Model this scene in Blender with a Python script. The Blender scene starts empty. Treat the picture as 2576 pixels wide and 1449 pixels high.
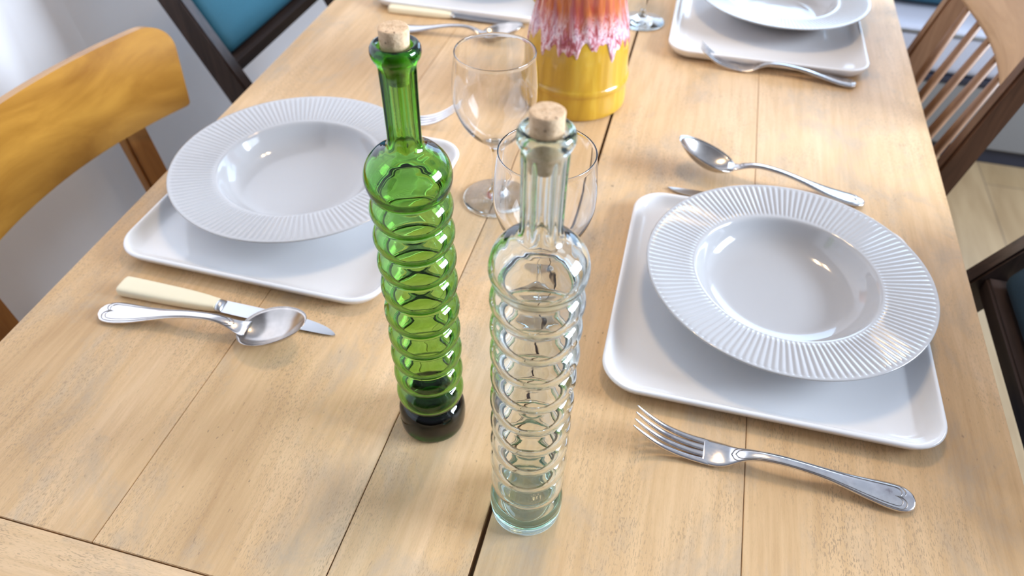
import bpy, bmesh, math, random
from mathutils import Vector, Matrix
PI = math.pi
S = bpy.context.scene
TZ = 0.75                                   # height of the table top

# ------------------------------------------------------------------ camera
cam_d = bpy.data.cameras.new('camera'); cam = bpy.data.objects.new('camera', cam_d)
S.collection.objects.link(cam); S.camera = cam
right = Vector((0.9678481, 0.2511099, 0.0146228))
down = Vector((0.1863807, -0.6768966, -0.7120907))
fwd = Vector((-0.1689149, 0.6919211, -0.7019352))
m3 = Matrix((right, -down, -fwd)).transposed()
cam.matrix_world = Matrix.Translation((0, 0, TZ + 0.55)) @ m3.to_4x4()
cam_d.sensor_width = 36.0; cam_d.sensor_fit = 'HORIZONTAL'
cam_d.lens = 1824.11 / 2576 * 36.0
cam_d.clip_start = 0.02
cam_d.dof.use_dof = True
cam_d.dof.focus_distance = 0.54
cam_d.dof.aperture_fstop = 6.6

# ------------------------------------------------------------------ world and light
W = bpy.data.worlds.new('world'); S.world = W; W.use_nodes = True
wn, wl = W.node_tree.nodes, W.node_tree.links
wn.clear()
wo = wn.new('ShaderNodeOutputWorld'); bg = wn.new('ShaderNodeBackground')
tc = wn.new('ShaderNodeTexCoord'); sep = wn.new('ShaderNodeSeparateXYZ'); rp = wn.new('ShaderNodeValToRGB')
wl.new(tc.outputs['Generated'], sep.inputs[0]); wl.new(sep.outputs['Z'], rp.inputs[0])
rp.color_ramp.elements[0].position = 0.0; rp.color_ramp.elements[0].color = (0.16, 0.13, 0.11, 1)
rp.color_ramp.elements[1].position = 1.0; rp.color_ramp.elements[1].color = (0.78, 0.86, 1.0, 1)
e = rp.color_ramp.elements.new(0.35); e.color = (0.66, 0.76, 0.98, 1)
e = rp.color_ramp.elements.new(0.7); e.color = (0.58, 0.66, 0.82, 1)
# the room behind the camera is darker than the window side
yr = wn.new('ShaderNodeValToRGB'); ya = wn.new('ShaderNodeMath'); ya.operation = 'MULTIPLY_ADD'
ya.inputs[1].default_value = .5; ya.inputs[2].default_value = .5
wl.new(sep.outputs['Y'], ya.inputs[0]); wl.new(ya.outputs[0], yr.inputs[0])
yr.color_ramp.elements[0].position = .20; yr.color_ramp.elements[0].color = (.42, .39, .38, 1)
yr.color_ramp.elements[1].position = .68; yr.color_ramp.elements[1].color = (1, 1, 1, 1)
wm = wn.new('ShaderNodeMix'); wm.data_type = 'RGBA'; wm.blend_type = 'MULTIPLY'; wm.inputs[0].default_value = 1
wl.new(rp.outputs[0], wm.inputs[6]); wl.new(yr.outputs[0], wm.inputs[7])
wl.new(wm.outputs[2], bg.inputs['Color']); bg.inputs['Strength'].default_value = 0.68
wl.new(bg.outputs[0], wo.inputs['Surface'])

def area(name, loc, target, sx, sy, power, col):
    d = bpy.data.lights.new(name, 'AREA'); d.shape = 'RECTANGLE'; d.size = sx; d.size_y = sy
    d.energy = power; d.color = col
    o = bpy.data.objects.new(name, d); S.collection.objects.link(o)
    o.location = loc
    o.rotation_euler = (Vector(target) - Vector(loc)).to_track_quat('-Z', 'Y').to_euler()
    return o
# daylight standing in the two window openings
area('daylight_far_window', (0.95, 3.36, 1.60), (0.95, 0, 1.60), 1.66, 1.26, 36, (0.50, 0.72, 1.0))
area('daylight_right_window', (2.56, .95, 1.65), (0, .95, 1.45), 1.36, 1.26, 215, (0.72, 0.84, 1.0))
# the warm bulbs of the ceiling lamp over the table
for k in range(4):
    d = bpy.data.lights.new('ceiling_bulb', 'POINT'); d.energy = 4.7; d.shadow_soft_size = 0.028
    d.color = (1.0, 0.70, 0.38)
    o = bpy.data.objects.new('ceiling_bulb', d); S.collection.objects.link(o)
    o.location = (-0.04 + 0.085 * math.cos(k * PI / 2 + .4), 1.02 + 0.085 * math.sin(k * PI / 2 + .4), 2.02)

S.view_settings.view_transform = 'Standard'; S.view_settings.look = 'None'
S.view_settings.gamma = 1.0; S.view_settings.use_curve_mapping = False
S.view_settings.exposure = 0.16
cy = S.cycles
cy.max_bounces = 28; cy.transmission_bounces = 28; cy.glossy_bounces = 6; cy.diffuse_bounces = 4
cy.volume_bounces = 0; cy.transparent_max_bounces = 12
cy.sample_clamp_indirect = 6.0; cy.blur_glossy = 0.4

# ------------------------------------------------------------------ helpers
def link(o): S.collection.objects.link(o); return o
def tag(o, label=None, cat=None, group=None, kind=None):
    if label: o['label'] = label
    if cat: o['category'] = cat
    if group: o['group'] = group
    if kind: o['kind'] = kind
    return o
def thing(name, label, cat, loc=(0, 0, 0), rz=0.0, group=None):
    o = link(bpy.data.objects.new(name, None)); o.location = loc; o.rotation_euler = (0, 0, rz)
    o.empty_display_size = 0.05
    return tag(o, label, cat, group)
def mobj(name, bm, mat, parent=None, smooth=True, angle=None):
    bmesh.ops.recalc_face_normals(bm, faces=bm.faces[:])
    me = bpy.data.meshes.new(name); bm.to_mesh(me); bm.free()
    if smooth:
        me.polygons.foreach_set('use_smooth', [True] * len(me.polygons))
        if angle: me.set_sharp_from_angle(angle=math.radians(angle))
    me.materials.append(mat)
    o = link(bpy.data.objects.new(name, me))
    if parent: o.parent = parent
    return o
def copy_tree(o, parent=None):
    c = o.copy(); link(c); c.parent = parent
    for ch in list(o.children): copy_tree(ch, c)
    return c
def loft(bm, rings, close_u=True, cap0=False, cap1=False):
    vs = [[bm.verts.new(p) for p in r] for r in rings]
    for a, b in zip(vs, vs[1:]):
        n = len(a)
        for i in range(n if close_u else n - 1):
            j = (i + 1) % n
            bm.faces.new((a[i], a[j], b[j], b[i]))
    if cap0: bm.faces.new(vs[0][::-1])
    if cap1: bm.faces.new(vs[-1])
    return vs
def lathe(bm, prof, n=96, rf=None):
    """prof: list of (r, z, *extra); r==0 closes to a pole. rf(r, z, theta, extra) -> r, z"""
    rows = []
    for p in prof:
        if p[0] <= 1e-7:
            rows.append(bm.verts.new((0, 0, p[1])))
        else:
            row = []
            for i in range(n):
                t = 2 * PI * i / n
                r, z = (p[0], p[1]) if rf is None else rf(p[0], p[1], t, p[2] if len(p) > 2 else 0)
                row.append(bm.verts.new((r * math.cos(t), r * math.sin(t), z)))
            rows.append(row)
    for a, b in zip(rows, rows[1:]):
        if isinstance(a, list) and isinstance(b, list):
            for i in range(n):
                bm.faces.new((a[i], a[(i + 1) % n], b[(i + 1) % n], b[i]))
        elif isinstance(a, list):
            for i in range(n): bm.faces.new((a[i], a[(i + 1) % n], b))
        elif isinstance(b, list):
            for i in range(n): bm.faces.new((a, b[(i + 1) % n], b[i]))
def cr(pts, sub=6):
    """Catmull-Rom resample of a list of tuples"""
    out = []
    n = len(pts)
    for i in range(n - 1):
        p0, p1, p2, p3 = pts[max(i - 1, 0)], pts[i], pts[i + 1], pts[min(i + 2, n - 1)]
        for k in range(sub):
            t = k / sub
            out.append(tuple(0.5 * (2 * b + (c - a) * t + (2 * a - 5 * b + 4 * c - d) * t * t
                                    + (3 * b - a - 3 * c + d) * t ** 3) for a, b, c, d in zip(p0, p1, p2, p3)))
    out.append(tuple(pts[-1]))
    return out
def box(bm, x0, x1, y0, y1, z0, z1, bev=0.0, seg=2):
    r = bmesh.ops.create_cube(bm, size=1.0)
    vs = r['verts']
    for v in vs:
        v.co.x = x0 if v.co.x < 0 else x1
        v.co.y = y0 if v.co.y < 0 else y1
        v.co.z = z0 if v.co.z < 0 else z1
    if bev > 0:
        es = list({e for v in vs for e in v.link_edges})
        bmesh.ops.bevel(bm, geom=es, offset=bev, segments=seg, affect='EDGES', profile=0.7)
def bar(bm, p0, p1, w, d, bev=0.003, side=Vector((0, 1, 0)), w1=None, d1=None):
    """tapering rectangular bar from p0 to p1; w along side, d across"""
    p0, p1 = Vector(p0), Vector(p1); ax = (p1 - p0).normalized()
    s = (side - ax * side.dot(ax)).normalized(); t = ax.cross(s)
    w1 = w1 or w; d1 = d1 or d
    vs = []
    for p, ww, dd in ((p0, w, d), (p1, w1, d1)):
        for a, b in ((-1, -1), (1, -1), (1, 1), (-1, 1)):
            vs.append(bm.verts.new(p + s * a * ww / 2 + t * b * dd / 2))
    fs = [bm.faces.new(vs[3::-1]), bm.faces.new(vs[4:])]
    for i in range(4): fs.append(bm.faces.new((vs[i], vs[(i + 1) % 4], vs[4 + (i + 1) % 4], vs[4 + i])))
    if bev:
        bmesh.ops.bevel(bm, geom=list({e for f in fs for e in f.edges}), offset=bev, segments=2, affect='EDGES')
def tube(bm, pts, rad, n=8):
    rings = []
    pts = [Vector(p) for p in pts]
    for i, p in enumerate(pts):
        ax = (pts[min(i + 1, len(pts) - 1)] - pts[max(i - 1, 0)]).normalized()
        up = Vector((0, 0, 1)) if abs(ax.z) < .9 else Vector((1, 0, 0))
        s = ax.cross(up).normalized(); t = s.cross(ax)
        r = rad[i] if isinstance(rad, list) else rad
        rings.append([p + (s * math.cos(2 * PI * k / n) + t * math.sin(2 * PI * k / n)) * r for k in range(n)])
    loft(bm, rings, cap0=True, cap1=True)

# ------------------------------------------------------------------ materials
def mat(name):
    m = bpy.data.materials.new(name); m.use_nodes = True
    return m, m.node_tree.nodes, m.node_tree.links, m.node_tree.nodes['Principled BSDF']
def N(n, kind, **kw):
    o = n.new(kind)
    for k, v in kw.items():
        if k in o.inputs: o.inputs[k].default_value = v
        else: setattr(o, k, v)
    return o
def ramp(n, stops, interp='LINEAR'):
    r = n.new('ShaderNodeValToRGB'); cr_ = r.color_ramp; cr_.interpolation = interp
    cr_.elements[0].position, cr_.elements[0].color = stops[0][0], (*stops[0][1], 1)
    cr_.elements[1].position, cr_.elements[1].color = stops[-1][0], (*stops[-1][1], 1)
    for p, c in stops[1:-1]:
        e = cr_.elements.new(p); e.color = (*c, 1)
    return r
def g(v): return (v, v, v)
def mix(n, l, a, b, fac, mode='MIX'):
    m = n.new('ShaderNodeMix'); m.data_type = 'RGBA'; m.blend_type = mode
    for i, s in ((6, a), (7, b)):
        if hasattr(s, 'node'): l.new(s, m.inputs[i])
        else: m.inputs[i].default_value = (*s, 1)
    if hasattr(fac, 'node'): l.new(fac, m.inputs[0])
    else: m.inputs[0].default_value = fac
    return m.outputs[2]
def mapped(n, l, scale, coord='Object', loc=(0, 0, 0), rot=(0, 0, 0)):
    t = n.new('ShaderNodeTexCoord'); mp = n.new('ShaderNodeMapping')
    mp.inputs['Scale'].default_value = scale; mp.inputs['Location'].default_value = loc
    mp.inputs['Rotation'].default_value = rot
    l.new(t.outputs[coord], mp.inputs[0]); return mp.outputs[0]
def noise(n, l, vec, scale, detail=4, rough=.55, dist=0.0):
    t = N(n, 'ShaderNodeTexNoise', Scale=scale, Detail=detail, Roughness=rough, Distortion=dist)
    l.new(vec, t.inputs['Vector']); return t.outputs['Fac']
def bump(n, l, b, h, strength, dist=0.001):
    k = N(n, 'ShaderNodeBump', Strength=strength, Distance=dist); l.new(h, k.inputs['Height'])
    l.new(k.outputs[0], b.inputs['Normal'])

def wood_table(name, along):
    m, n, l, b = mat(name)
    sx, sy = (1, 1) if along == 'y' else (1, 1)
    rot = (0, 0, 0) if along == 'y' else (0, 0, PI / 2)
    at = N(n, 'ShaderNodeAttribute', attribute_name='plank')
    # shift each plank's pattern
    def mv(scale):
        t = n.new('ShaderNodeTexCoord'); a = n.new('ShaderNodeVectorMath'); a.operation = 'ADD'
        l.new(t.outputs['Object'], a.inputs[0])
        sc = n.new('ShaderNodeVectorMath'); sc.operation = 'SCALE'; sc.inputs['Scale'].default_value = 7.3
        l.new(at.outputs['Color'], sc.inputs[0]); l.new(sc.outputs[0], a.inputs[1])
        mp = n.new('ShaderNodeMapping'); mp.inputs['Scale'].default_value = scale
        l.new(a.outputs[0], mp.inputs[0]); return mp.outputs[0]
    L = (lambda ac, al: (ac, al, 1)) if along == 'y' else (lambda ac, al: (al, ac, 1))
    tone = ramp(n, [(.28, (.60, .395, .205)), (.5, (.72, .495, .275)), (.72, (.80, .58, .365))])
    l.new(noise(n, l, mv(L(9, 1.6)), 1.0, 4, .6, .6), tone.inputs[0])
    c = tone.outputs[0]
    pv = ramp(n, [(0, (.93, .90, .86)), (1, (1.0, 1.0, 1.0))]); l.new(at.outputs['Fac'], pv.inputs[0])
    c = mix(n, l, c, pv.outputs[0], 1.0, 'MULTIPLY')
    grain = ramp(n, [(.35, (.84, .80, .74)), (.6, (1, 1, 1))])
    l.new(noise(n, l, mv(L(150, 9)), 1.0, 5, .65, .3), grain.inputs[0])
    c = mix(n, l, c, grain.outputs[0], .75, 'MULTIPLY')
    # grey worn patches
    pr = ramp(n, [(.50, g(0)), (.72, g(1))])
    l.new(noise(n, l, mv(L(13, 7.5)), 1.0, 8, .70, .5), pr.inputs[0])
    c = mix(n, l, c, (.43, .345, .25), mixfac(n, l, pr.outputs[0], .82))
    # short dark flecks of beech, thicker inside the worn patches
    fr = ramp(n, [(.54, g(0)), (.62, g(1))])
    l.new(noise(n, l, mv(L(1100, 260)), 1.0, 2, .5, 0), fr.inputs[0])
    fp = ramp(n, [(.44, g(.10)), (.64, g(1.0))])
    l.new(noise(n, l, mv(L(16, 7)), 1.0, 4, .6, 0), fp.inputs[0])
    mm = n.new('ShaderNodeMath'); mm.operation = 'MULTIPLY'
    l.new(fr.outputs[0], mm.inputs[0]); l.new(fp.outputs[0], mm.inputs[1])
    c = mix(n, l, c, (.34, .235, .14), mixfac(n, l, mm.outputs[0], .72))
    # sparse knots of dark dents
    kr = ramp(n, [(.66, g(0)), (.72, g(1))])
    l.new(noise(n, l, mv(L(330, 110)), 1.0, 3, .6, 0), kr.inputs[0])
    kp = ramp(n, [(.48, g(0)), (.66, g(1))])
    l.new(noise(n, l, mv(L(7, 5)), 1.0, 2, .5, 0), kp.inputs[0])
    m2 = n.new('ShaderNodeMath'); m2.operation = 'MULTIPLY'
    l.new(kr.outputs[0], m2.inputs[0]); l.new(kp.outputs[0], m2.inputs[1])
    c = mix(n, l, c, (.20, .14, .09), mixfac(n, l, m2.outputs[0], .8))
    l.new(c, b.inputs['Base Color'])
    b.inputs['Roughness'].default_value = .48; b.inputs['Specular IOR Level'].default_value = .28
    bump(n, l, b, noise(n, l, mv(L(500, 90)), 1.0, 3, .6, 0), .12, .0006)
    return m
def mixfac(n, l, s, k):
    m = n.new('ShaderNodeMath'); m.operation = 'MULTIPLY'; m.inputs[1].default_value = k
    l.new(s, m.inputs[0]); return m.outputs[0]
def wood_simple(name, c0, c1, scale=(6, 40, 6), rough=.4, spec=.4, coat=0.0, dist=.8):
    m, n, l, b = mat(name)
    r = ramp(n, [(.3, c0), (.7, c1)])
    l.new(noise(n, l, mapped(n, l, scale), 1.0, 5, .6, dist), r.inputs[0])
    l.new(r.outputs[0], b.inputs['Base Color'])
    b.inputs['Roughness'].default_value = rough; b.inputs['Specular IOR Level'].default_value = spec
    b.inputs['Coat Weight'].default_value = coat; b.inputs['Coat Roughness'].default_value = .2
    return m
def plain(name, col, rough=.5, spec=.5, metallic=0.0, var=0.06, scale=20):
    m, n, l, b = mat(name)
    r = ramp(n, [(.3, tuple(c * (1 - var) for c in col)), (.7, tuple(min(c * (1 + var), 1) for c in col))])
    l.new(noise(n, l, mapped(n, l, g(1)), scale, 3), r.inputs[0])
    l.new(r.outputs[0], b.inputs['Base Color'])
    b.inputs['Roughness'].default_value = rough; b.inputs['Metallic'].default_value = metallic
    b.inputs['Specular IOR Level'].default_value = spec
    return m
def fabric(name, col, scale=500, rough=.9):
    m, n, l, b = mat(name)
    f = noise(n, l, mapped(n, l, g(1)), scale, 2)
    r = ramp(n, [(.3, tuple(c * .8 for c in col)), (.7, tuple(min(c * 1.15, 1) for c in col))])
    l.new(f, r.inputs[0]); l.new(r.outputs[0], b.inputs['Base Color'])
    b.inputs['Roughness'].default_value = rough; bump(n, l, b, f, .3, .001)
    return m
def glass(name, sigma=None, wav=0.0, wscale=120, ior=1.5):
    m, n, l, b = mat(name)
    b.inputs['Base Color'].default_value = (1, 1, 1, 1)
    b.inputs['Transmission Weight'].default_value = 1.0; b.inputs['Roughness'].default_value = 0.0
    b.inputs['IOR'].default_value = ior
    if sigma:
        d = max(sigma); va = n.new('ShaderNodeVolumeAbsorption')
        va.inputs['Density'].default_value = d
        va.inputs['Color'].default_value = (*[1 - s / d for s in sigma], 1)
        l.new(va.outputs[0], n['Material Output'].inputs['Volume'])
    if wav: bump(n, l, b, noise(n, l, mapped(n, l, (1, 1, .55)), wscale, 2, .5), wav, .002)
    return m

M_table_y = wood_table('beech_planks', 'y'); M_table_x = wood_table('beech_end', 'x')
M_green = glass('green_glass', (275, 102, 470), .10, 70)
M_clear = glass('clear_glass', (15.0, 4.6, 8.4), .14, 70)
M_wine = glass('wine_glass', (3.0, 1.5, 1.2), 0, ior=1.47)
m, n, l, b = mat('cork'); M_cork = m
r_ = ramp(n, [(.3, (.50, .31, .17)), (.5, (.70, .49, .30)), (.75, (.80, .60, .40))])
l.new(noise(n, l, mapped(n, l, g(1)), 260, 5, .7), r_.inputs[0])
d_ = ramp(n, [(.66, g(0)), (.71, g(1))]); l.new(noise(n, l, mapped(n, l, (1, 1, .5)), 420, 3), d_.inputs[0])
l.new(mix(n, l, r_.outputs[0], (.17, .09, .05), d_.outputs[0]), b.inputs['Base Color'])
b.inputs['Roughness'].default_value = .85
bump(n, l, b, noise(n, l, mapped(n, l, g(1)), 350, 4, .7), .5, .0012)

m, n, l, b = mat('white_porcelain'); M_plate = m
b.inputs['Base Color'].default_value = (.46, .455, .46, 1); b.inputs['Roughness'].default_value = .10
b.inputs['Specular IOR Level'].default_value = .5; b.inputs['Coat Weight'].default_value = .3
bump(n, l, b, noise(n, l, mapped(n, l, g(1)), 14, 1), .05, .002)
m, n, l, b = mat('white_stoneware'); M_tray = m
b.inputs['Base Color'].default_value = (.84, .835, .84, 1); b.inputs['Roughness'].default_value = .13
bump(n, l, b, noise(n, l, mapped(n, l, g(1)), 22, 2), .22, .002)

m, n, l, b = mat('silver'); M_silver = m
r_ = ramp(n, [(.45, (.80, .78, .77)), (.62, (.72, .68, .67)), (.78, (.36, .30, .31))])
l.new(noise(n, l, mapped(n, l, g(1)), 55, 5, .65), r_.inputs[0]); l.new(r_.outputs[0], b.inputs['Base Color'])
b.inputs['Metallic'].default_value = 1.0
rr = ramp(n, [(.4, g(.15)), (.75, g(.30))]); l.new(noise(n, l, mapped(n, l, g(1)), 90, 4), rr.inputs[0])
l.new(rr.outputs[0], b.inputs['Roughness'])
M_bowl = plain('tarnished_silver', (.52, .48, .45), .22, .5, 1.0, .18, 60)
M_thread = plain('tarnished_thread', (.30, .28, .27), .35, .5, 1.0, .1, 60)
M_blade = plain('steel_blade', (.60, .62, .65), .28, .5, 1.0, .04)
M_ivory = plain('ivory_resin', (.86, .76, .54), .38, .4, 0, .02)
M_wall = plain('white_plaster', (.90, .89, .91), .7, .3, 0, .02, 4)
M_trim = plain('white_paint', (.80, .80, .80), .4)
M_dark = wood_simple('dark_walnut', (.020, .012, .010), (.060, .036, .028), (90, 90, 6), .38, .45)
M_dark_y = wood_simple('dark_walnut_rail', (.022, .014, .012), (.060, .039, .032), (90, 6, 90), .38, .45)
M_honey = wood_simple('honey_plywood', (.30, .125, .014), (.50, .245, .038), (10, 5, 16), .30, .45, .3, 1.6)
M_honey_post = wood_simple('honey_beech', (.27, .11, .03), (.40, .18, .05), (60, 60, 6), .35)
M_teak = wood_simple('teak_post', (.065, .030, .017), (.135, .065, .036), (70, 70, 5), .42)
M_spindle = wood_simple('spindle_beech', (.17, .085, .045), (.27, .15, .085), (80, 80, 6), .42)
M_tan = wood_simple('tan_top_rail', (.40, .25, .14), (.56, .37, .22), (10, 6, 60), .40)
M_teal = fabric('teal_upholstery', (.013, .100, .15), 900, .75)
M_teal_shade = fabric('teal_upholstery_shaded', (.006, .028, .048), 900, .8)  # darker copy of the teal cloth; the right chair's shade is in its colour
M_grey = fabric('grey_upholstery', (.15, .145, .14), 400)
M_lightgrey = fabric('light_grey_cushion', (.36, .37, .43), 400)
M_black = plain('black_piping', (.010, .011, .022), .6)

m, n, l, b = mat('oak_floor'); M_floor = m
br = N(n, 'ShaderNodeTexBrick', Scale=1.0); br.inputs['Color1'].default_value = (.27, .19, .10, 1)
br.inputs['Color2'].default_value = (.31, .222, .125, 1); br.inputs['Mortar'].default_value = (.18, .13, .08, 1)
br.inputs['Mortar Size'].default_value = .0022; br.inputs['Brick Width'].default_value = 4.2
br.inputs['Row Height'].default_value = .16
l.new(mapped(n, l, (1, 1, 1), rot=(0, 0, PI / 2)), br.inputs['Vector'])
gr = ramp(n, [(.35, (.78, .74, .70)), (.65, (1, 1, 1))]); l.new(noise(n, l, mapped(n, l, (22, 2.4, 1)), 1, 5, .6, .8), gr.inputs[0])
l.new(mix(n, l, br.outputs[0], gr.outputs[0], 1, 'MULTIPLY'), b.inputs['Base Color'])
b.inputs['Roughness'].default_value = .42; b.inputs['Specular IOR Level'].default_value = .3

# ------------------------------------------------------------------ the room
def struct(name, bm, m_, **k):
    o = mobj(name, bm, m_, None, False); o['kind'] = 'structure'; return o
bm = bmesh.new(); box(bm, -1.25, 2.7, -1.3, 3.5, -.1, 0); struct('floor', bm, M_floor)
bm = bmesh.new(); box(bm, -1.25, -1.15, -1.3, 3.5, 0, 2.6); struct('wall_left', bm, M_wall)
def wall_with_hole(name, a0, a1, h0, h1, z0, z1, axis):
    bm = bmesh.new()
    def bb(p0, p1, q0, q1):
        if axis == 'y': box(bm, p0, p1, 3.4, 3.5, q0, q1)
        else: box(bm, 2.6, 2.7, p0, p1, q0, q1)
    bb(a0, h0, 0, 2.6); bb(h1, a1, 0, 2.6); bb(h0, h1, 0, z0); bb(h0, h1, z1, 2.6)
    return struct(name, bm, M_wall)
wall_with_hole('wall_far', -1.15, 2.6, .10, 1.80, .95, 2.25, 'y')
wall_with_hole('wall_right', -1.3, 3.4, .25, 1.65, 1.0, 2.3, 'x')
bm = bmesh.new()
for x0, x1, z0, z1 in ((.10, .16, .95, 2.25), (1.74, 1.80, .95, 2.25), (.92, .98, .95, 2.25), (.10, 1.80, .95, 1.01), (.10, 1.80, 2.19, 2.25)):
    box(bm, x0, x1, 3.37, 3.42, z0, z1, .004)
w1 = struct('window_1', bm, M_trim)
bm = bmesh.new()
for y0, y1, z0, z1 in ((.25, .31, 1.0, 2.3), (1.59, 1.65, 1.0, 2.3), (.92, .98, 1.0, 2.3), (.25, 1.65, 1.0, 1.06), (.25, 1.65, 2.24, 2.3)):
    box(bm, 2.57, 2.62, y0, y1, z0, z1, .004)
w2 = struct('window_2', bm, M_trim)
bm = bmesh.new(); box(bm, -1.15, -1.135, -1.3, 3.4, 0, .09, .003); struct('baseboard_left', bm, M_trim)

# ------------------------------------------------------------------ the table
tb = thing('dining_table', 'long pale beech plank table laid for dinner', 'table', (0, 0, 0))
def planks(name, quads, m_, th=.030):
    """quads: (corner list, plank value)"""
    bm = bmesh.new(); lay = bm.loops.layers.float_color.new('plank')
    for (x0a, x0b, x1a, x1b, y0, y1), v in quads:
        before = set(bm.faces)
        vs = []
        for z in (TZ - th, TZ):
            for x, y in ((x0a, y0), (x1a, y0), (x1b, y1), (x0b, y1)): vs.append(bm.verts.new((x, y, z)))
        fs = [bm.faces.new(vs[3::-1]), bm.faces.new(vs[4:])]
        for i in range(4): fs.append(bm.faces.new((vs[i], vs[(i + 1) % 4], vs[4 + (i + 1) % 4], vs[4 + i])))
        bmesh.ops.bevel(bm, geom=list({e for f in fs for e in f.edges}), offset=.0005, segments=2, affect='EDGES')
        for f in set(bm.faces) - before:
            for lp in f.loops: lp[lay] = (v, v * .61, v * .37, 1)
    return mobj(name, bm, m_, tb, False)
YE, YB = 2.12, .1765
q = [((-.599, -.650, -.38075, -.38075, YB + .0006, YE), .15), ((-.38045, -.38045, -.1913, -.1933, YB + .0006, YE), .85),
     ((-.1904, -.1924, -.0862, -.0838, YB + .0006, YE), .45), ((-.0822, -.0800, .1179, .1205, YB + .0006, YE), .65),
     ((.1184, .1210, .3500, .3590, YB + .0006, YE), .3)]
planks('tabletop', q, M_table_y)
planks('end_board', [((-.596, -.599, -.0855, -.0860, .070, YB - .0006), .55), ((-.0820, -.0822, .3490, .3500, .070, YB - .0006), .9)], M_table_x)
bm = bmesh.new()
for x0, x1, y0, y1 in ((-.54, .29, .14, .165), (-.54, .29, 2.03, 2.055), (-.54, -.515, .165, 2.03), (.265, .29, .165, 2.03)):
    box(bm, x0, x1, y0, y1, TZ - .12, TZ - .0305, .002)
mobj('apron', bm, M_dark_y, tb, False)
for x, y in ((-.53, .155), (.28, .155), (-.53, 2.04), (.28, 2.04)):
    bm = bmesh.new(); bar(bm, (x, y, TZ - .031), (x, y, 0.0), .07, .07, .004, w1=.045, d1=.045)
    mobj('leg', bm, M_dark, tb, False)

# ------------------------------------------------------------------ bottles
CREASE = [.034, .0595, .085, .109, .134, .1605, .186, .2095, .2325, .2565]
def bottle_profile(base=.0222):
    o = [(0, .0035), (.014, .0032), (.021, .0022), (.0245, .0003), (.0268, .0006), (.0284, .0026), (.0290, .006), (.0292, .014), (.0289, .022),
         (.0275, .0285), (.0235, .0327)]
    for a, b_ in zip(CREASE, CREASE[1:]):
        for k in range(16):
            t = k / 16
            t = t - .10 * math.sin(2 * PI * t) / PI
            o.append((.0217 + .0071 * math.sin(PI * t) ** .58 if t > 0 else .0217, a + (b_ - a) * t))
    o += cr([(.0217, .2565), (.0262, .2582), (.0288, .2660), (.0289, .2725), (.0268, .2800), (.0225, .2856), (.0170, .2893), (.0130, .2925),
             (.0117, .2970), (.0116, .3050), (.0118, .3300), (.0122, .3480)], 5)
    o += [(.0126, .3505), (.0138, .3517), (.0147, .3538), (.0150, .3560), (.0147, .3584), (.0136, .3602), (.0120, .3608), (.0106, .3600), (.0098, .3585)]
    inner = [(.0093, .3560), (.0087, .345), (.0086, .325), (.0086, .300), (.0090, .2945)]
    inner += [(.0118, .2905), (.0160, .2873), (.0208, .2835), (.0245, .2785), (.0264, .2722), (.0263, .2668), (.0238, .2605), (.0196, .2568)]
    for a, b_ in list(zip(CREASE, CREASE[1:]))[::-1]:
        for k in range(1, 13):
            t = 1 - k / 13
            o_r = .0196 + .0071 * math.sin(PI * t) ** .72
            inner.append((o_r, a + (b_ - a) * t))
        inner.append((.0196, a))
    if base > .02: inner += [(.0200, .0315), (.0208, .0285), (.0205, .0250), (.0185, .0225), (.013, .0212), (.006, .0215), (0, .0222)]
    else: inner += [(.0225, .030), (.0248, .024), (.0246, .015), (.0225, .0108), (.017, .0092), (.008, .0096), (0, .0106)]
    return o + inner
def neck_facets(r, z, t, e):
    if .2895 < z < .3500 and r > .0100:
        k = min(1, max(0, (z - .2905) / .010)) * min(1, max(0, (.3500 - z) / .004))
        k = k * k * (3 - 2 * k)
        a = (t % (PI / 3)) - PI / 6
        f = min(math.cos(PI / 6) / math.cos(a) * 1.055, 1.03)
        return r * (1 + k * (f - 1)), z
    # hand-made irregularity
    w = .00018 * math.sin(2 * t + z * 150) + .00012 * math.sin(3 * t - z * 230)
    return r + (w if r > .015 else 0), z
def make_bottle(name, label, mat_, loc, rz, base=.0222):
    t = thing(name, label, 'bottle', loc, rz)
    bm = bmesh.new(); lathe(bm, bottle_profile(base), 120, neck_facets)
    mobj('glass_body', bm, mat_, t)
    bm = bmesh.new()
    prof = [(0, .3375), (.0060, .3375), (.0067, .3382), (.0083, .3575), (.0088, .3680), (.0086, .3694), (.0080, .3698), (.0045, .3697), (0, .3695)]
    prof = [prof[0]] + cr(prof[1:-1], 4) + [prof[-1]]
    random.seed(4)
    lathe(bm, prof, 40, lambda r, z, th, e: (r * (1 + .012 * math.sin(3 * th + z * 400) + .008 * math.sin(7 * th)), z + .0002 * math.sin(2 * th)))
    co = mobj('cork_stopper', bm, M_cork, t, True, 50); co['label'] = 'natural cork stopper'
    return t
make_bottle('glass_bottle', 'tall green glass bottle of stacked bulging rings with a cork', M_green, (-.1589, .3598, TZ), .95)
make_bottle('glass_bottle', 'tall colourless glass bottle of stacked bulging rings, nearest the camera', M_clear, (-.0569, .2973, TZ), 1.25, .0106)

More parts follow.
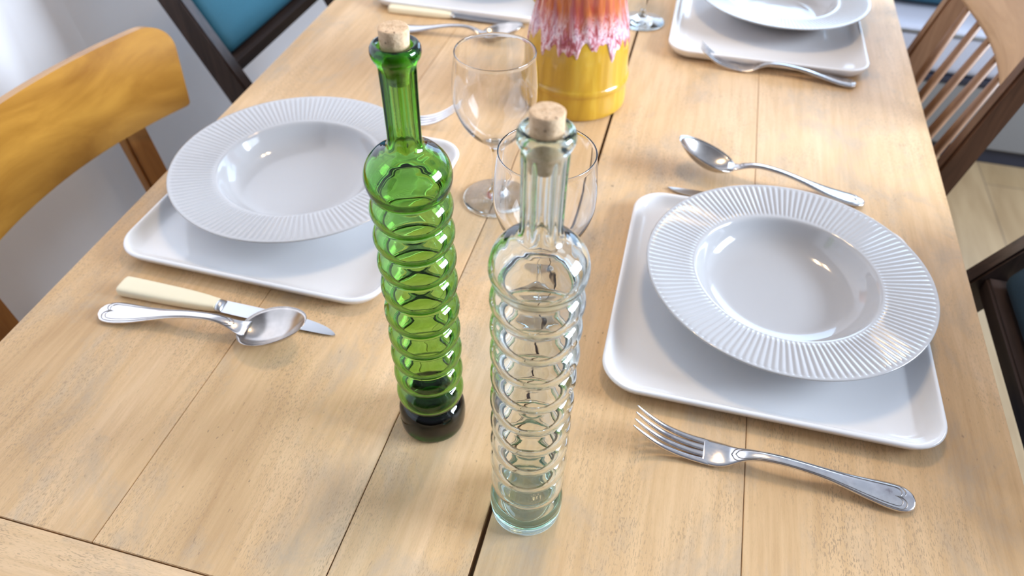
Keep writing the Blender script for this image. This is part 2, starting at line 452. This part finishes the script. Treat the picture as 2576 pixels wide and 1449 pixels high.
# ------------------------------------------------------------------ wine glasses
def make_wine(label, loc):
    t = thing('wine_glass', label, 'glass', loc, 0, 'stemmed wine glasses')
    out = cr([(.0385, .0008), (.0392, .0016), (.0380, .0026), (.028, .0048), (.014, .0085), (.0065, .0150), (.0042, .026), (.0038, .045), (.0040, .062),
              (.0052, .072), (.0080, .0785), (.0160, .0860), (.0290, .0980), (.0400, .1150), (.0462, .1330), (.0474, .1480), (.0462, .1700), (.0436, .1920)], 5)
    inn = cr([(.0438, .1934), (.0434, .1941), (.0427, .1940), (.0423, .1931), (.0425, .1915), (.0450, .1700), (.0461, .1480), (.0449, .1335), (.0386, .1162), (.0275, .0998), (.0150, .0885), (.0070, .0835)], 5)
    prof = [(0, .0012), (.030, .0010)] + out + inn + [(0, .0822)]
    bm = bmesh.new()
    lathe(bm, prof, 96)
    mobj('bowl_and_stem', bm, M_wine, t)
    return t
make_wine('empty stemmed wine glass behind, between the green bottle and the jug', (-.1916, .6885, TZ))
make_wine('empty stemmed wine glass directly behind the neck of the colourless bottle', (-.0986, .5226, TZ))
make_wine('empty stemmed wine glass standing right of the jug, only its foot in view', (-.0815, 1.2371, TZ))

# ------------------------------------------------------------------ plates and trays
NF = 132
def flute(r, z, t, e):
    return r, z + e * .0011 * (0.5 + 0.5 * math.cos(NF * t)) ** .75
def make_plate(label, loc, rz=0, tilt=(0, 0)):
    t = thing('soup_plate', label, 'plate', loc, rz, 'white fluted-rim soup plates')
    t.rotation_euler = (tilt[0], tilt[1], rz)
    top = [(.1432, .0385, 0), (.1445, .0394, 0), (.1445, .0404, 0), (.1432, .0408, 0), (.1412, .0402, .15), (.1396, .0398, .8), (.1375, .0395, 1)]
    for k in range(1, 8): top.append((.1375 - k * .0053, .0395 - k * .00062, 1))
    top += [(.0985, .0350, .8), (.0968, .0349, .25), (.0950, .0350, 0), (.0932, .0347, 0), (.0918, .0335, 0), (.0902, .0308, 0), (.0880, .0265, 0), (.0845, .0205, 0), (.0790, .0140, 0), (.0700, .0088, 0),
            (.0560, .0066, 0), (.0300, .0060, 0), (0, .0060, 0)]
    bot = [(0, .0030), (.050, .0030), (.0555, .0022), (.0570, .0002), (.0595, .0002), (.0620, .0030), (.0740, .0062), (.0840, .0125), (.0900, .0210), (.0945, .0290), (.1000, .0312), (.120, .0350), (.138, .0377)]
    prof = [(a, b_, 0) for a, b_ in bot] + top
    bm = bmesh.new(); lathe(bm, prof, NF * 6, flute)
    mobj('plate_body', bm, M_plate, t)
    return t
def rrect(h, r, n=10):
    p = []
    for q_, (cx, cy_) in enumerate(((h - r, h - r), (-(h - r), h - r), (-(h - r), -(h - r)), (h - r, -(h - r)))):
        for k in range(n + 1):
            a = q_ * PI / 2 + k * PI / 2 / n
            p.append((cx + r * math.cos(a), cy_ + r * math.sin(a)))
        # keep straight runs finely cut so the sides can bow a touch
    return p
def make_tray(label, loc, rz=0):
    t = thing('square_platter', label, 'platter', loc, rz, 'square white stoneware platters')
    bm = bmesh.new(); rings = []
    H = .155
    for ins, z in ((.024, .0), (.014, .0006), (.007, .0045), (.0028, .0100), (.0008, .0142), (.0, .0160), (.0007, .0174), (.0025, .0180), (.0045, .0173), (.0065, .0150),
                   (.0095, .0112), (.0140, .0076), (.0200, .0056), (.0300, .0050), (.055, .0048), (.11, .0048)):
        h = H - ins; r = max(.036 - ins * .7, .012)
        ring = []
        for x, y in rrect(h, r):
            ring.append((x, y, z))
        rings.append(ring)
    loft(bm, rings, cap0=True, cap1=True)
    mobj('platter_body', bm, M_tray, t)
    return t
make_tray('square white platter under the near right soup plate', (.1325, .5805, TZ), math.radians(.6))
make_tray('square white platter under the near left soup plate', (-.4105, .6175, TZ), math.radians(-.6))
make_tray('square white platter at the far right place setting', (.1255, 1.270, TZ), math.radians(.8))
make_tray('square white platter at the far left place setting, at the top edge', (-.398, 1.312, TZ), math.radians(.2))
PZ = TZ + .0050
make_plate('white fluted-rim soup plate on the near right platter', (.1450, .5990, PZ))
make_plate('white fluted-rim soup plate on the near left platter, behind the green bottle', (-.4225, .6400, PZ)).scale = (1.035, 1.035, 1.0)
make_plate('white fluted-rim soup plate on the far right platter', (.1440, 1.3220, PZ))
make_plate('white fluted-rim soup plate on the far left platter, cut by the top edge', (-.385, 1.355, PZ))

# ------------------------------------------------------------------ cutlery
def section_loft(bm, st, th=.0016, crown=.0010, n=15):
    """st: (x, halfwidth, z, thickness)"""
    rings = []
    for x, hw, z, tk in st:
        ring = []
        for k in range(n):                     # top from -1 to 1
            u = -1 + 2 * k / (n - 1)
            a = abs(u)
            bead = .00035 * math.exp(-((a - .80) / .09) ** 2) - .00022 * math.exp(-((a - .62) / .07) ** 2)
            edge = (1 - a ** 6)
            ring.append((x, u * hw, z + tk * .5 * edge + (crown * (1 - a * a) + bead) * min(1, hw / .006)))
        for k in range(1, n - 1):
            u = 1 - 2 * k / (n - 1)
            ring.append((x, u * hw, z - tk * .5 * (1 - abs(u) ** 6)))
        rings.append(ring)
    loft(bm, rings, cap0=True, cap1=True)
def threads(parent, st, x_end, x_cusp, x0):
    """raised thread line that follows the handle and folds into a heart at the broad end"""
    cs = cr([(s[0], s[1], s[2], s[3]) for s in st], 6)
    def at(x):
        for a, b_ in zip(cs, cs[1:]):
            if a[0] <= x <= b_[0]:
                t = (x - a[0]) / max(b_[0] - a[0], 1e-9)
                return tuple(p + (q_ - p) * t for p, q_ in zip(a, b_))
        return cs[-1]
    for f, w in ((.82, .00050), (.66, .00042)):
        pts = []
        half = []
        L0, L1 = x0 + (.80 - f) * .02, x_end - (.80 - f) * .02
        rx = .0062 * f / .8
        for k in range(60):
            x = L0 + (L1 - rx - L0) * k / 59
            lead = min(1, (x - L0) / .006) ** .5
            half.append((x, at(x)[1] * f * lead))
        c_ = half[-1][1] / 2
        for k in range(1, 15):                  # one lobe of the heart, back to the middle line
            a = PI * k / 14
            half.append((L1 - rx + rx * math.sin(a) + (.0 if k < 14 else -.0006), c_ + c_ * math.cos(a)))
        full = half + [(x, -y) for x, y in half[::-1][1:]]
        for x, y in full:
            s = at(x); a = min(abs(y) / max(s[1], 1e-5), .98)
            pts.append((x, y, s[2] + s[3] * .5 * (1 - a ** 6) + .0010 * (1 - a * a) * min(1, s[1] / .006) + .00005))
        bm = bmesh.new(); tube(bm, pts, w, 6)
        mobj('thread_border', bm, M_thread, parent)
FORK_ST = [(.0640, .0128, .0036, .0018), (.0690, .0134, .0030, .0022), (.077, .0131, .0032, .0024), (.085, .0112, .0050, .0026), (.092, .0084, .0082, .0030), (.100, .0062, .0120, .0034),
           (.110, .0052, .0148, .0036), (.126, .0048, .0160, .0036), (.145, .0049, .0150, .0034), (.165, .0058, .0125, .0032), (.183, .0080, .0095, .0028), (.200, .0108, .0068, .0026),
           (.214, .0129, .0050, .0026), (.225, .0134, .0042, .0026), (.232, .0120, .0040, .0026), (.2365, .0083, .0040, .0024), (.2385, .0040, .0040, .0020), (.239, .0006, .0040, .0012)]
def make_fork(label, loc, rz, tilt=0.0):
    t = thing('dinner_fork', label, 'fork', loc, rz, 'silver thread-edge forks')
    t.rotation_euler = (0, tilt, rz)
    bm = bmesh.new(); section_loft(bm, cr(FORK_ST, 3)); h = mobj('handle', bm, M_silver, t)
    threads(h, FORK_ST, .2310, .2225, .088)
    for k in range(4):
        y = -.0102 + k * .0068
        bm = bmesh.new(); rings = []
        for x, w, z, d in cr([(.0700, .0030, .0030, .0009), (.0640, .0032, .0034, .0016), (.054, .0029, .0040, .0018), (.041, .0027, .0064, .0019), (.028, .0024, .0110, .0019), (.016, .0020, .0180, .0018), (.006, .0014, .0258, .0013), (.0015, .0008, .0298, .0008), (.0005, .0003, .0307, .0004)], 4):
            yy = y * (1 + .06 * (1 - x / .06))
            rings.append([(x + d * .3 * math.sin(a), yy + w * math.cos(a) * (1 if True else 0), z + d * math.sin(a)) for a in [2 * PI * i / 12 for i in range(12)]])
        loft(bm, rings, cap0=True, cap1=True); mobj('tine', bm, M_silver, t)
    return t
SPOON_ST = [(.0610, .0100, .0112, .0006), (.0655, .0096, .0106, .0016), (.071, .0080, .0114, .0022), (.079, .0060, .0146, .0030), (.088, .0048, .0174, .0034), (.100, .0043, .0186, .0034), (.120, .0047, .0172, .0032), (.140, .0058, .0136, .0030),
            (.158, .0084, .0098, .0028), (.176, .0116, .0064, .0026), (.192, .0138, .0044, .0026), (.202, .0138, .0038, .0026), (.209, .0120, .0036, .0026), (.2135, .0080, .0036, .0024), (.2155, .0030, .0036, .002), (.216, .0005, .0036, .0012)]
def make_spoon(label, loc, rz, ry=0.0, rx=0.0, k=1.0):
    t = thing('soup_spoon', label, 'spoon', loc, rz, 'silver thread-edge spoons')
    t.rotation_euler = Matrix.Rotation(rz, 3, 'Z').to_4x4().to_3x3().__matmul__(Matrix.Rotation(ry, 3, 'Y')).__matmul__(Matrix.Rotation(rx, 3, 'X')).to_euler()
    t.scale = (k, k, k)
    bm = bmesh.new(); section_loft(bm, cr(SPOON_ST, 3)); h = mobj('handle', bm, M_silver, t)
    threads(h, SPOON_ST, .2085, .2010, .074)
    bm = bmesh.new()
    def outline(th):
        c, s = math.cos(th), math.sin(th)
        x = .0350 - .0350 * c                     # th = 0 at the tip
        w = .0246 * abs(s) ** .92 * (1 + .13 * -c)
        return x, (w if s >= 0 else -w)
    rows_t, rows_b = [], []
    n, R_ = 56, 12
    rows = []
    for j in list(range(R_ + 1)):
        rho = 1 - (1 - j / R_) ** 1.0
        row_t = []; row_b = []
        for i in range(n):
            x, y = outline(2 * PI * i / n)
            px, py = .036 + (x - .036) * rho, y * rho
            zr = .0098 + .0225 * (.071 - px) / .071
            dp = .0145 * (1 - rho ** 2.2) + .004 * (1 - rho) * (.071 - px) / .071
            row_t.append((px, py, zr - dp))
            row_b.append((px, py, zr - dp - .0013 * (1 - rho ** 8)))
        rows_t.append(row_t); rows_b.append(row_b)
    ct = bm.verts.new((.036, 0, rows_t[0][0][2])); cb = bm.verts.new((.036, 0, rows_b[0][0][2]))
    vt = [[bm.verts.new(p) for p in r] for r in rows_t[1:]]
    vb = [[bm.verts.new(p) for p in r] for r in rows_b[1:-1]] + [vt[-1]]
    for vs, c0 in ((vt, ct), (vb, cb)):
        for i in range(n):
            bm.faces.new((c0, vs[0][i], vs[0][(i + 1) % n]))
            for a, b_ in zip(vs, vs[1:]): bm.faces.new((a[i], a[(i + 1) % n], b_[(i + 1) % n], b_[i]))
    mobj('bowl', bm, M_bowl, t)
    return t
def make_knife(label, loc, rz, edge=False):
    t = thing('table_knife', label, 'knife', loc, rz, 'ivory-handled table knives')
    bm = bmesh.new(); rings = []
    for x, hw, hh in cr([(0, .0092, .0042), (.0012, .0108, .0056), (.006, .0115, .0062), (.030, .0112, .0062), (.070, .0102, .0060), (.095, .0088, .0055), (.108, .0074, .0048), (.112, .0070, .0046)], 3):
        rings.append([(x, hw * (abs(math.cos(a)) ** .45) * (1 if math.cos(a) >= 0 else -1), .0064 + hh * (abs(math.sin(a)) ** .55) * (1 if math.sin(a) >= 0 else -1)) for a in [2 * PI * i / 28 for i in range(28)]])
    loft(bm, rings, cap0=True, cap1=True); mobj('handle', bm, M_ivory, t)['label'] = 'cream ivory-like handle'
    bm = bmesh.new(); rings = []
    for x, hw, hh in ((.1115, .0072, .0047), (.113, .0078, .0050), (.1155, .0078, .0046), (.1175, .0076, .0030), (.119, .0074, .0014)):
        rings.append([(x, hw * math.cos(a), .0060 + hh * math.sin(a)) for a in [2 * PI * i / 20 for i in range(20)]])
    loft(bm, rings, cap0=True, cap1=True); mobj('bolster', bm, M_blade, t)
    bm = bmesh.new(); rings = []
    for x, y0, y1, z in cr([(.117, -.0078, .0078, .0058), (.140, -.0082, .0080, .0052), (.170, -.0080, .0080, .0044), (.200, -.0075, .0076, .0036), (.218, -.0070, .0058, .0030), (.232, -.0064, .0026, .0025), (.241, -.0056, -.0018, .0022), (.2435, -.0048, -.0040, .0021)], 3):
        ym = (y0 + y1) / 2
        rings.append([(x, y0, z), (x, ym, z - .0007), (x, y1, z - .0006), (x, y1, z + .0006), (x, ym, z + .0007)])
    loft(bm, rings, cap0=True, cap1=True); mobj('blade', bm, M_blade, t, True, 30)
    if edge:                                   # lying on its narrow edge
        t.rotation_euler = (PI / 2, 0, rz); t.location.z += .0116; t.location.y += .006
    return t
make_fork('silver fork lying in front of the near right platter', (.0175, .3880, TZ), math.radians(-1.6))
make_fork('silver fork in front of the far right platter', (.0235, 1.1150, TZ), math.radians(-2.5))
make_fork('silver fork partly hidden behind the near left plate, its tines by the wine glass', (-.2860, .8330, TZ), math.radians(180 + 9))
make_spoon('silver spoon in front of the near left platter beside the cream-handled knife', (-.3040, .4100, TZ), math.radians(180 + 4.0), 0, 0, 1.06)
make_spoon('silver spoon with its dark bowl propped up behind the near right plate', (.0130, .8150, TZ + .0085), math.radians(-4), math.radians(2.2), math.radians(-7), 1.1)
make_spoon('silver spoon seen through the wine glass at the far left setting', (-.2600, 1.1000, TZ), math.radians(180 + 3), 0, 0, 1.0)
make_knife('cream-handled knife in front of the near left platter', (-.5300, .4300, TZ), math.radians(0.5))
make_knife('cream-handled knife at the far left setting', (-.5120, 1.1560, TZ), math.radians(1.0))
make_knife('knife mostly hidden behind the near right plate, only its steel tip showing', (.2550, .7490, TZ), math.radians(180 - 3.4))

# ------------------------------------------------------------------ the jug
jug = thing('ceramic_jug', 'yellow glazed ceramic jug with pink and white drips', 'jug', (-.1456, .9587, TZ))
m, n, l, b = mat('yellow_glaze'); M_yellow = m
r_ = ramp(n, [(.3, (.42, .22, .016)), (.55, (.54, .30, .025)), (.75, (.66, .41, .05))])
l.new(noise(n, l, mapped(n, l, (40, 40, 6)), 1, 4, .6, .5), r_.inputs[0]); l.new(r_.outputs[0], b.inputs['Base Color'])
b.inputs['Roughness'].default_value = .16; b.inputs['Coat Weight'].default_value = .3
bump(n, l, b, noise(n, l, mapped(n, l, (50, 50, 12)), 1, 2), .3, .002)
m, n, l, b = mat('pink_drip_glaze'); M_pink = m
r_ = ramp(n, [(.28, (.52, .20, .05)), (.38, (.30, .05, .07)), (.46, (.58, .21, .24)), (.54, (.80, .66, .70)), (.61, (.38, .13, .18)), (.70, (.86, .76, .80)), (.85, (.70, .42, .12))])
l.new(noise(n, l, mapped(n, l, (85, 85, 22)), 1, 4, .66, 1.8), r_.inputs[0])
sz = n.new('ShaderNodeSeparateXYZ'); l.new(mapped(n, l, (1, 1, 1)), sz.inputs[0])
hr = ramp(n, [(.118, g(0)), (.150, g(1))]); l.new(sz.outputs['Z'], hr.inputs[0])
r2 = ramp(n, [(.35, (.33, .045, .035)), (.52, (.55, .16, .045)), (.66, (.42, .07, .07)), (.8, (.70, .40, .36))])
l.new(noise(n, l, mapped(n, l, (48, 48, 6)), 1, 3, .6, .8), r2.inputs[0])
l.new(mix(n, l, r_.outputs[0], r2.outputs[0], hr.outputs[0]), b.inputs['Base Color'])
b.inputs['Roughness'].default_value = .14; b.inputs['Coat Weight'].default_value = .4
bump(n, l, b, noise(n, l, mapped(n, l, (90, 90, 26)), 1, 3), .5, .003)
JP = cr([(.0700, .0), (.0738, .003), (.0746, .012), (.0735, .028), (.0736, .035), (.0752, .0395), (.0752, .0440), (.0733, .0480), (.0722, .060), (.0712, .080), (.0692, .100),
         (.0650, .120), (.0600, .140), (.0565, .160), (.0560, .185), (.0600, .215), (.0640, .235)], 4)
def jugr(z):
    for a, b_ in zip(JP, JP[1:]):
        if a[1] <= z <= b_[1]: return a[0] + (b_[0] - a[0]) * (z - a[1]) / max(b_[1] - a[1], 1e-9)
    return JP[-1][0]
bm = bmesh.new()
stave = lambda r, z, t, e: (r * (1 + .006 * (abs(math.sin(11 * t)) ** .5 - .8) * (1 if .05 < z < .2 else .4)), z)
lathe(bm, [(0, .002), (.066, .002)] + JP + [(.0615, .2355)] + [(a - .005, b_) for a, b_ in JP[::-1] if b_ > .01] + [(.05, .008), (0, .008)], 132, stave)
mobj('jug_body', bm, M_yellow, jug)
bm = bmesh.new(); rings = []; NJ = 264
def drip(t):
    v = .103 + .006 * math.sin(5 * t + 1) + .005 * math.sin(13 * t + .4) + .003 * math.sin(29 * t)
    v -= .012 * max(0, math.sin(9 * t + 2)) ** 6 + .008 * max(0, math.sin(17 * t + .5)) ** 4
    return v
for k in range(24):
    f = k / 23
    ring = []
    for i in range(NJ):
        t = 2 * PI * i / NJ; z0 = drip(t); z = z0 + (.234 - z0) * f
        ex = .0016 * min(1, (z - z0) / .006 + .0) ** .5 + .0006 * math.sin(23 * t + 40 * z) * min(1, f * 4)
        r = jugr(z) * 1.0 + max(ex, -.0005) + (.0 if k else -.0012)
        ring.append((r * math.cos(t), r * math.sin(t), z))
    rings.append(ring)
ring = [((jugr(.234) - .001) * math.cos(2 * PI * i / NJ), (jugr(.234) - .001) * math.sin(2 * PI * i / NJ), .2345) for i in range(NJ)]
loft(bm, rings + [ring]); mobj('drip_glaze', bm, M_pink, jug)
bm = bmesh.new()
hp = cr([(-.052, .040, .205), (-.075, .058, .215), (-.098, .075, .195), (-.100, .077, .155), (-.078, .060, .120), (-.058, .044, .108)], 6)
tube(bm, hp, .0075, 12); mobj('handle', bm, M_yellow, jug)

# ------------------------------------------------------------------ chairs
def slab(bm, pts_out, pts_in):
    loft(bm, [pts_out, pts_in], cap0=True, cap1=True)
def uphol_chair(label, loc, rz, cloth=None):
    """local: seat towards -X, back at x=0 leaning to +X; origin on the floor"""
    t = thing('dining_chair', label, 'chair', loc, rz, 'dark wood chairs with upholstered backs')
    cloth = cloth or M_teal
    ln = math.tan(math.radians(27))
    for s in (-1, 1):
        bm = bmesh.new()
        zs = TZ - .16
        pts = [((-.035 - (-.0)), s * .205, 0.0), (-.02, s * .205, .44), (0.0, s * .205, zs)]
        bar(bm, (.05, s * .205, 0), (-.012, s * .205, .45), .024, .034, .003, w1=.026, d1=.044)
        bar(bm, (-.012, s * .205, .44), (-.040, s * .205, TZ - .19), .028, .052, .003)
        bar(bm, (.004 - .09 * ln, s * .205, TZ - .21), (.004 + .27 * ln, s * .205, TZ + .15), .028, .054, .003, w1=.024, d1=.040)
        mobj('back_post', bm, M_dark, t, False)
        bm = bmesh.new(); bar(bm, (-.44, s * .205, 0), (-.43, s * .205, .42), .026, .028, .003, w1=.034, d1=.038); mobj('front_leg', bm, M_dark, t, False)
    bm = bmesh.new(); bar(bm, (.026, -.193, TZ - .078), (.026, .193, TZ - .078), .026, .028, .003, Vector((0, 0, 1))); mobj('lower_rail', bm, M_dark_y, t, False)
    bm = bmesh.new(); bar(bm, (.004 + .255 * ln, -.193, TZ + .135), (.004 + .255 * ln, .193, TZ + .135), .05, .026, .004, Vector((.45, 0, 1)))
    mobj('top_rail', bm, M_dark_y, t, False)
    bm = bmesh.new()
    c0 = Vector((.036, 0, TZ - .064)); c1 = Vector((.004 + .225 * ln, 0, TZ + .108))
    ax = (c1 - c0).normalized(); nrm = Vector((-ax.z, 0, ax.x))
    rings = []
    Hh = (c1 - c0).length
    for off, ins in ((-.012, .006), (-.016, .002), (-.010, 0), (.008, 0), (.016, .004), (.020, .014), (.022, .04)):
        ring = []
        hw, hh = .180 - ins, Hh / 2 - ins
        for x, y in [(hw - .012 + .012 * math.cos(a), hh - .012 + .012 * math.sin(a)) for a in [k * PI / 8 for k in range(5)]] + \
                    [(-hw + .012 + .012 * math.cos(a), hh - .012 + .012 * math.sin(a)) for a in [PI / 2 + k * PI / 8 for k in range(5)]] + \
                    [(-hw + .012 + .012 * math.cos(a), -hh + .012 + .012 * math.sin(a)) for a in [PI + k * PI / 8 for k in range(5)]] + \
                    [(hw - .012 + .012 * math.cos(a), -hh + .012 + .012 * math.sin(a)) for a in [1.5 * PI + k * PI / 8 for k in range(5)]]:
            p = (c0 + c1) / 2 + ax * y + Vector((0, x, 0)) + nrm * off
            ring.append(p)
        rings.append(ring)
    loft(bm, rings, cap0=True, cap1=True); mobj('back_cushion', bm, cloth, t)
    bm = bmesh.new(); box(bm, -.46, -.012, -.215, .215, .44, .485, .014, 3); mobj('seat', bm, cloth, t)
    bm = bmesh.new(); box(bm, -.445, -.02, -.19, .19, .385, .438, .003); mobj('seat_frame', bm, M_dark_y, t, False)
    return t
uphol_chair('dark wood chair with teal back, at the left side by the white wall', (-.745, 1.215, 0), PI)
uphol_chair('dark wood chair with teal back, coloured dark for shade, at the lower right corner', (.405, .590, 0), 0, M_teal_shade)

# plywood-backed chair at the near left
ch = thing('plywood_chair', 'honey-coloured chair with a wide curved plywood back, near left', 'chair', (-.735, .600, 0), PI)
bm = bmesh.new()
ho, hi = [], []
def backshape(u, v):
    """u -1..1 along width, v 0..1 up; local back at +x (away from table)"""
    y = u * .250
    x = .055 * (1 - u * u) + .0
    return x, y
NU, NV = 56, 14
z0b, z1b = TZ - .047, TZ + .085
grid = {}
for side, dx in (('f', -.006), ('b', .006)):
    for i in range(NU + 1):
        for j in range(NV + 1):
            u = -math.cos(PI * i / NU); v = j / NV
            # rounded upper corners
            x, y = backshape(u, v)
            rc = .045
            zt = z1b; zb = z0b + .012 * (1 - u * u) * 0
            dist = (1 - abs(u)) * .250
            if dist < rc: zt = z1b - rc + math.sqrt(max(rc * rc - (rc - dist) ** 2, 0))
            if dist < .006: zb = z0b + .006 - math.sqrt(max(.006 ** 2 - (.006 - dist) ** 2, 0))
            z = zb + (zt - zb) * v
            grid[side, i, j] = bm.verts.new((x + dx + (z - z0b) * .02, y * (1 + .5 * (z - z0b)), z))
for side in 'fb':
    for i in range(NU):
        for j in range(NV): bm.faces.new([grid[side, a, c] for a, c in ((i, j), (i + 1, j), (i + 1, j + 1), (i, j + 1))])
for i in range(NU):
    for j in (0, NV): bm.faces.new([grid['f', i, j], grid['f', i + 1, j], grid['b', i + 1, j], grid['b', i, j]])
for j in range(NV):
    for i in (0, NU): bm.faces.new([grid['f', i, j], grid['f', i, j + 1], grid['b', i, j + 1], grid['b', i, j]])
o = mobj('backrest', bm, M_honey, ch, True, 40)
for s in (-1, 1):
    bm = bmesh.new()
    bar(bm, (.054, s * .167, TZ + .01), (.024, s * .167, TZ - .22), .047, .020, .004)
    bar(bm, (.025, s * .167, TZ - .21), (.06, s * .185, 0), .042, .022, .004, w1=.028)
    mobj('back_post', bm, M_honey_post, ch, False)
    bm = bmesh.new(); bar(bm, (-.40, s * .17, .43), (-.42, s * .19, 0), .034, .034, .006, w1=.022, d1=.022); mobj('front_leg', bm, M_honey_post, ch, False)
bm = bmesh.new(); box(bm, -.43, -.01, -.20, .20, .43, .452, .008, 3); mobj('seat', bm, M_honey, ch, True, 40)

# spindle-backed chair at the far right
sc_ = thing('spindle_chair', 'brown spindle-back chair with a curved tan top rail, far right', 'chair', (.400, 1.215, 0), 0)
ln = .22
for s, m_ in ((-1, M_teak), (1, M_spindle)):
    bm = bmesh.new()
    bar(bm, (.05, s * .185, 0), (-.012, s * .185, .45), .026, .030, .004, w1=.030, d1=.040)
    bar(bm, (-.012, s * .185, .44), (0.0, s * .185, TZ - .14), .030, .040, .004)
    bar(bm, (-.004, s * .185, TZ - .16), (-.004 + .31 * ln, s * .180, TZ + .15), .030, .040, .004, w1=.026, d1=.030)
    mobj('back_post', bm, m_, sc_, False)
    bm = bmesh.new(); bar(bm, (-.44, s * .185, 0), (-.43, s * .185, .43), .024, .024, .004, w1=.034, d1=.034); mobj('front_leg', bm, M_teak, sc_, False)
def railx(y): return .046 + .030 * (1 - (y / .19) ** 2)
for y in (-.105, -.045, .015, .075, .130):
    bm = bmesh.new(); tube(bm, [(-.004, y * .95, .452), (.010, y * .97, TZ - .12), (railx(y) - .010, y, TZ + .070)], [.0075, .0085, .006], 10)
    mobj('spindle', bm, M_spindle, sc_)
bm = bmesh.new(); rings = []
for k in range(25):
    y = -.170 + .340 * k / 24; x = railx(max(-.19, min(.19, y))); hh = .062 - .010 * abs(y / .2) ** 3
    zc = TZ + .104
    prof = []
    for a in [2 * PI * i / 16 for i in range(16)]:
        dx = .010 * (abs(math.cos(a)) ** .6) * (1 if math.cos(a) >= 0 else -1); dz = hh * (abs(math.sin(a)) ** .5) * (1 if math.sin(a) >= 0 else -1)
        prof.append((x + dx + dz * .28, y, zc + dz))
    rings.append(prof)
loft(bm, rings, cap0=True, cap1=True); mobj('top_rail', bm, M_tan, sc_)
bm = bmesh.new(); box(bm, -.46, -.01, -.21, .21, .430, .455, .008, 3); mobj('seat', bm, M_spindle, sc_, True, 40)

# ------------------------------------------------------------------ the sofa
so = thing('sofa', 'low grey upholstered sofa with dark piping behind the spindle chair', 'sofa', (1.15, 2.2, 0))
bm = bmesh.new(); box(bm, -.80, .80, 0.02, .85, 0.0, .055, .004); mobj('plinth', bm, M_black, so, False)
bm = bmesh.new(); box(bm, -.82, .82, 0.0, .88, .056, .255, .012, 3); mobj('base', bm, M_grey, so, True, 40)
bm = bmesh.new(); box(bm, -.825, .825, -.006, .885, .2555, .275, .006, 2); mobj('piping', bm, M_black, so, True, 40)
for x0, x1 in ((-.80, -.005), (.005, .80)):
    bm = bmesh.new(); box(bm, x0, x1, .0, .86, .2755, .405, .03, 4); c_ = mobj('seat_cushion', bm, M_lightgrey, so, True, 50)
    bm = bmesh.new(); tube(bm, [(x0 + .02, .002, .392), ((x0 + x1) / 2, -.002, .394), (x1 - .02, .002, .392)], .005, 8); mobj('piping', bm, M_grey, c_)
bm = bmesh.new(); box(bm, -.80, .80, .70, .87, .41, .80, .05, 4); mobj('backrest', bm, M_grey, so, True, 50)
cu = link(bpy.data.objects.new('throw_pillow', None)); cu.location = (.69, 2.48, .4055); cu.empty_display_size = .05
tag(cu, 'teal throw pillow lying on the grey sofa', 'pillow')
bm = bmesh.new(); r = bmesh.ops.create_uvsphere(bm, u_segments=32, v_segments=16, radius=1)
for v in bm.verts:
    x, y, z = v.co
    v.co = Vector((.20 * math.copysign(abs(x) ** .55, x), .17 * math.copysign(abs(y) ** .55, y), .06 + .06 * z))
mobj('pillow_cover', bm, M_teal, cu)
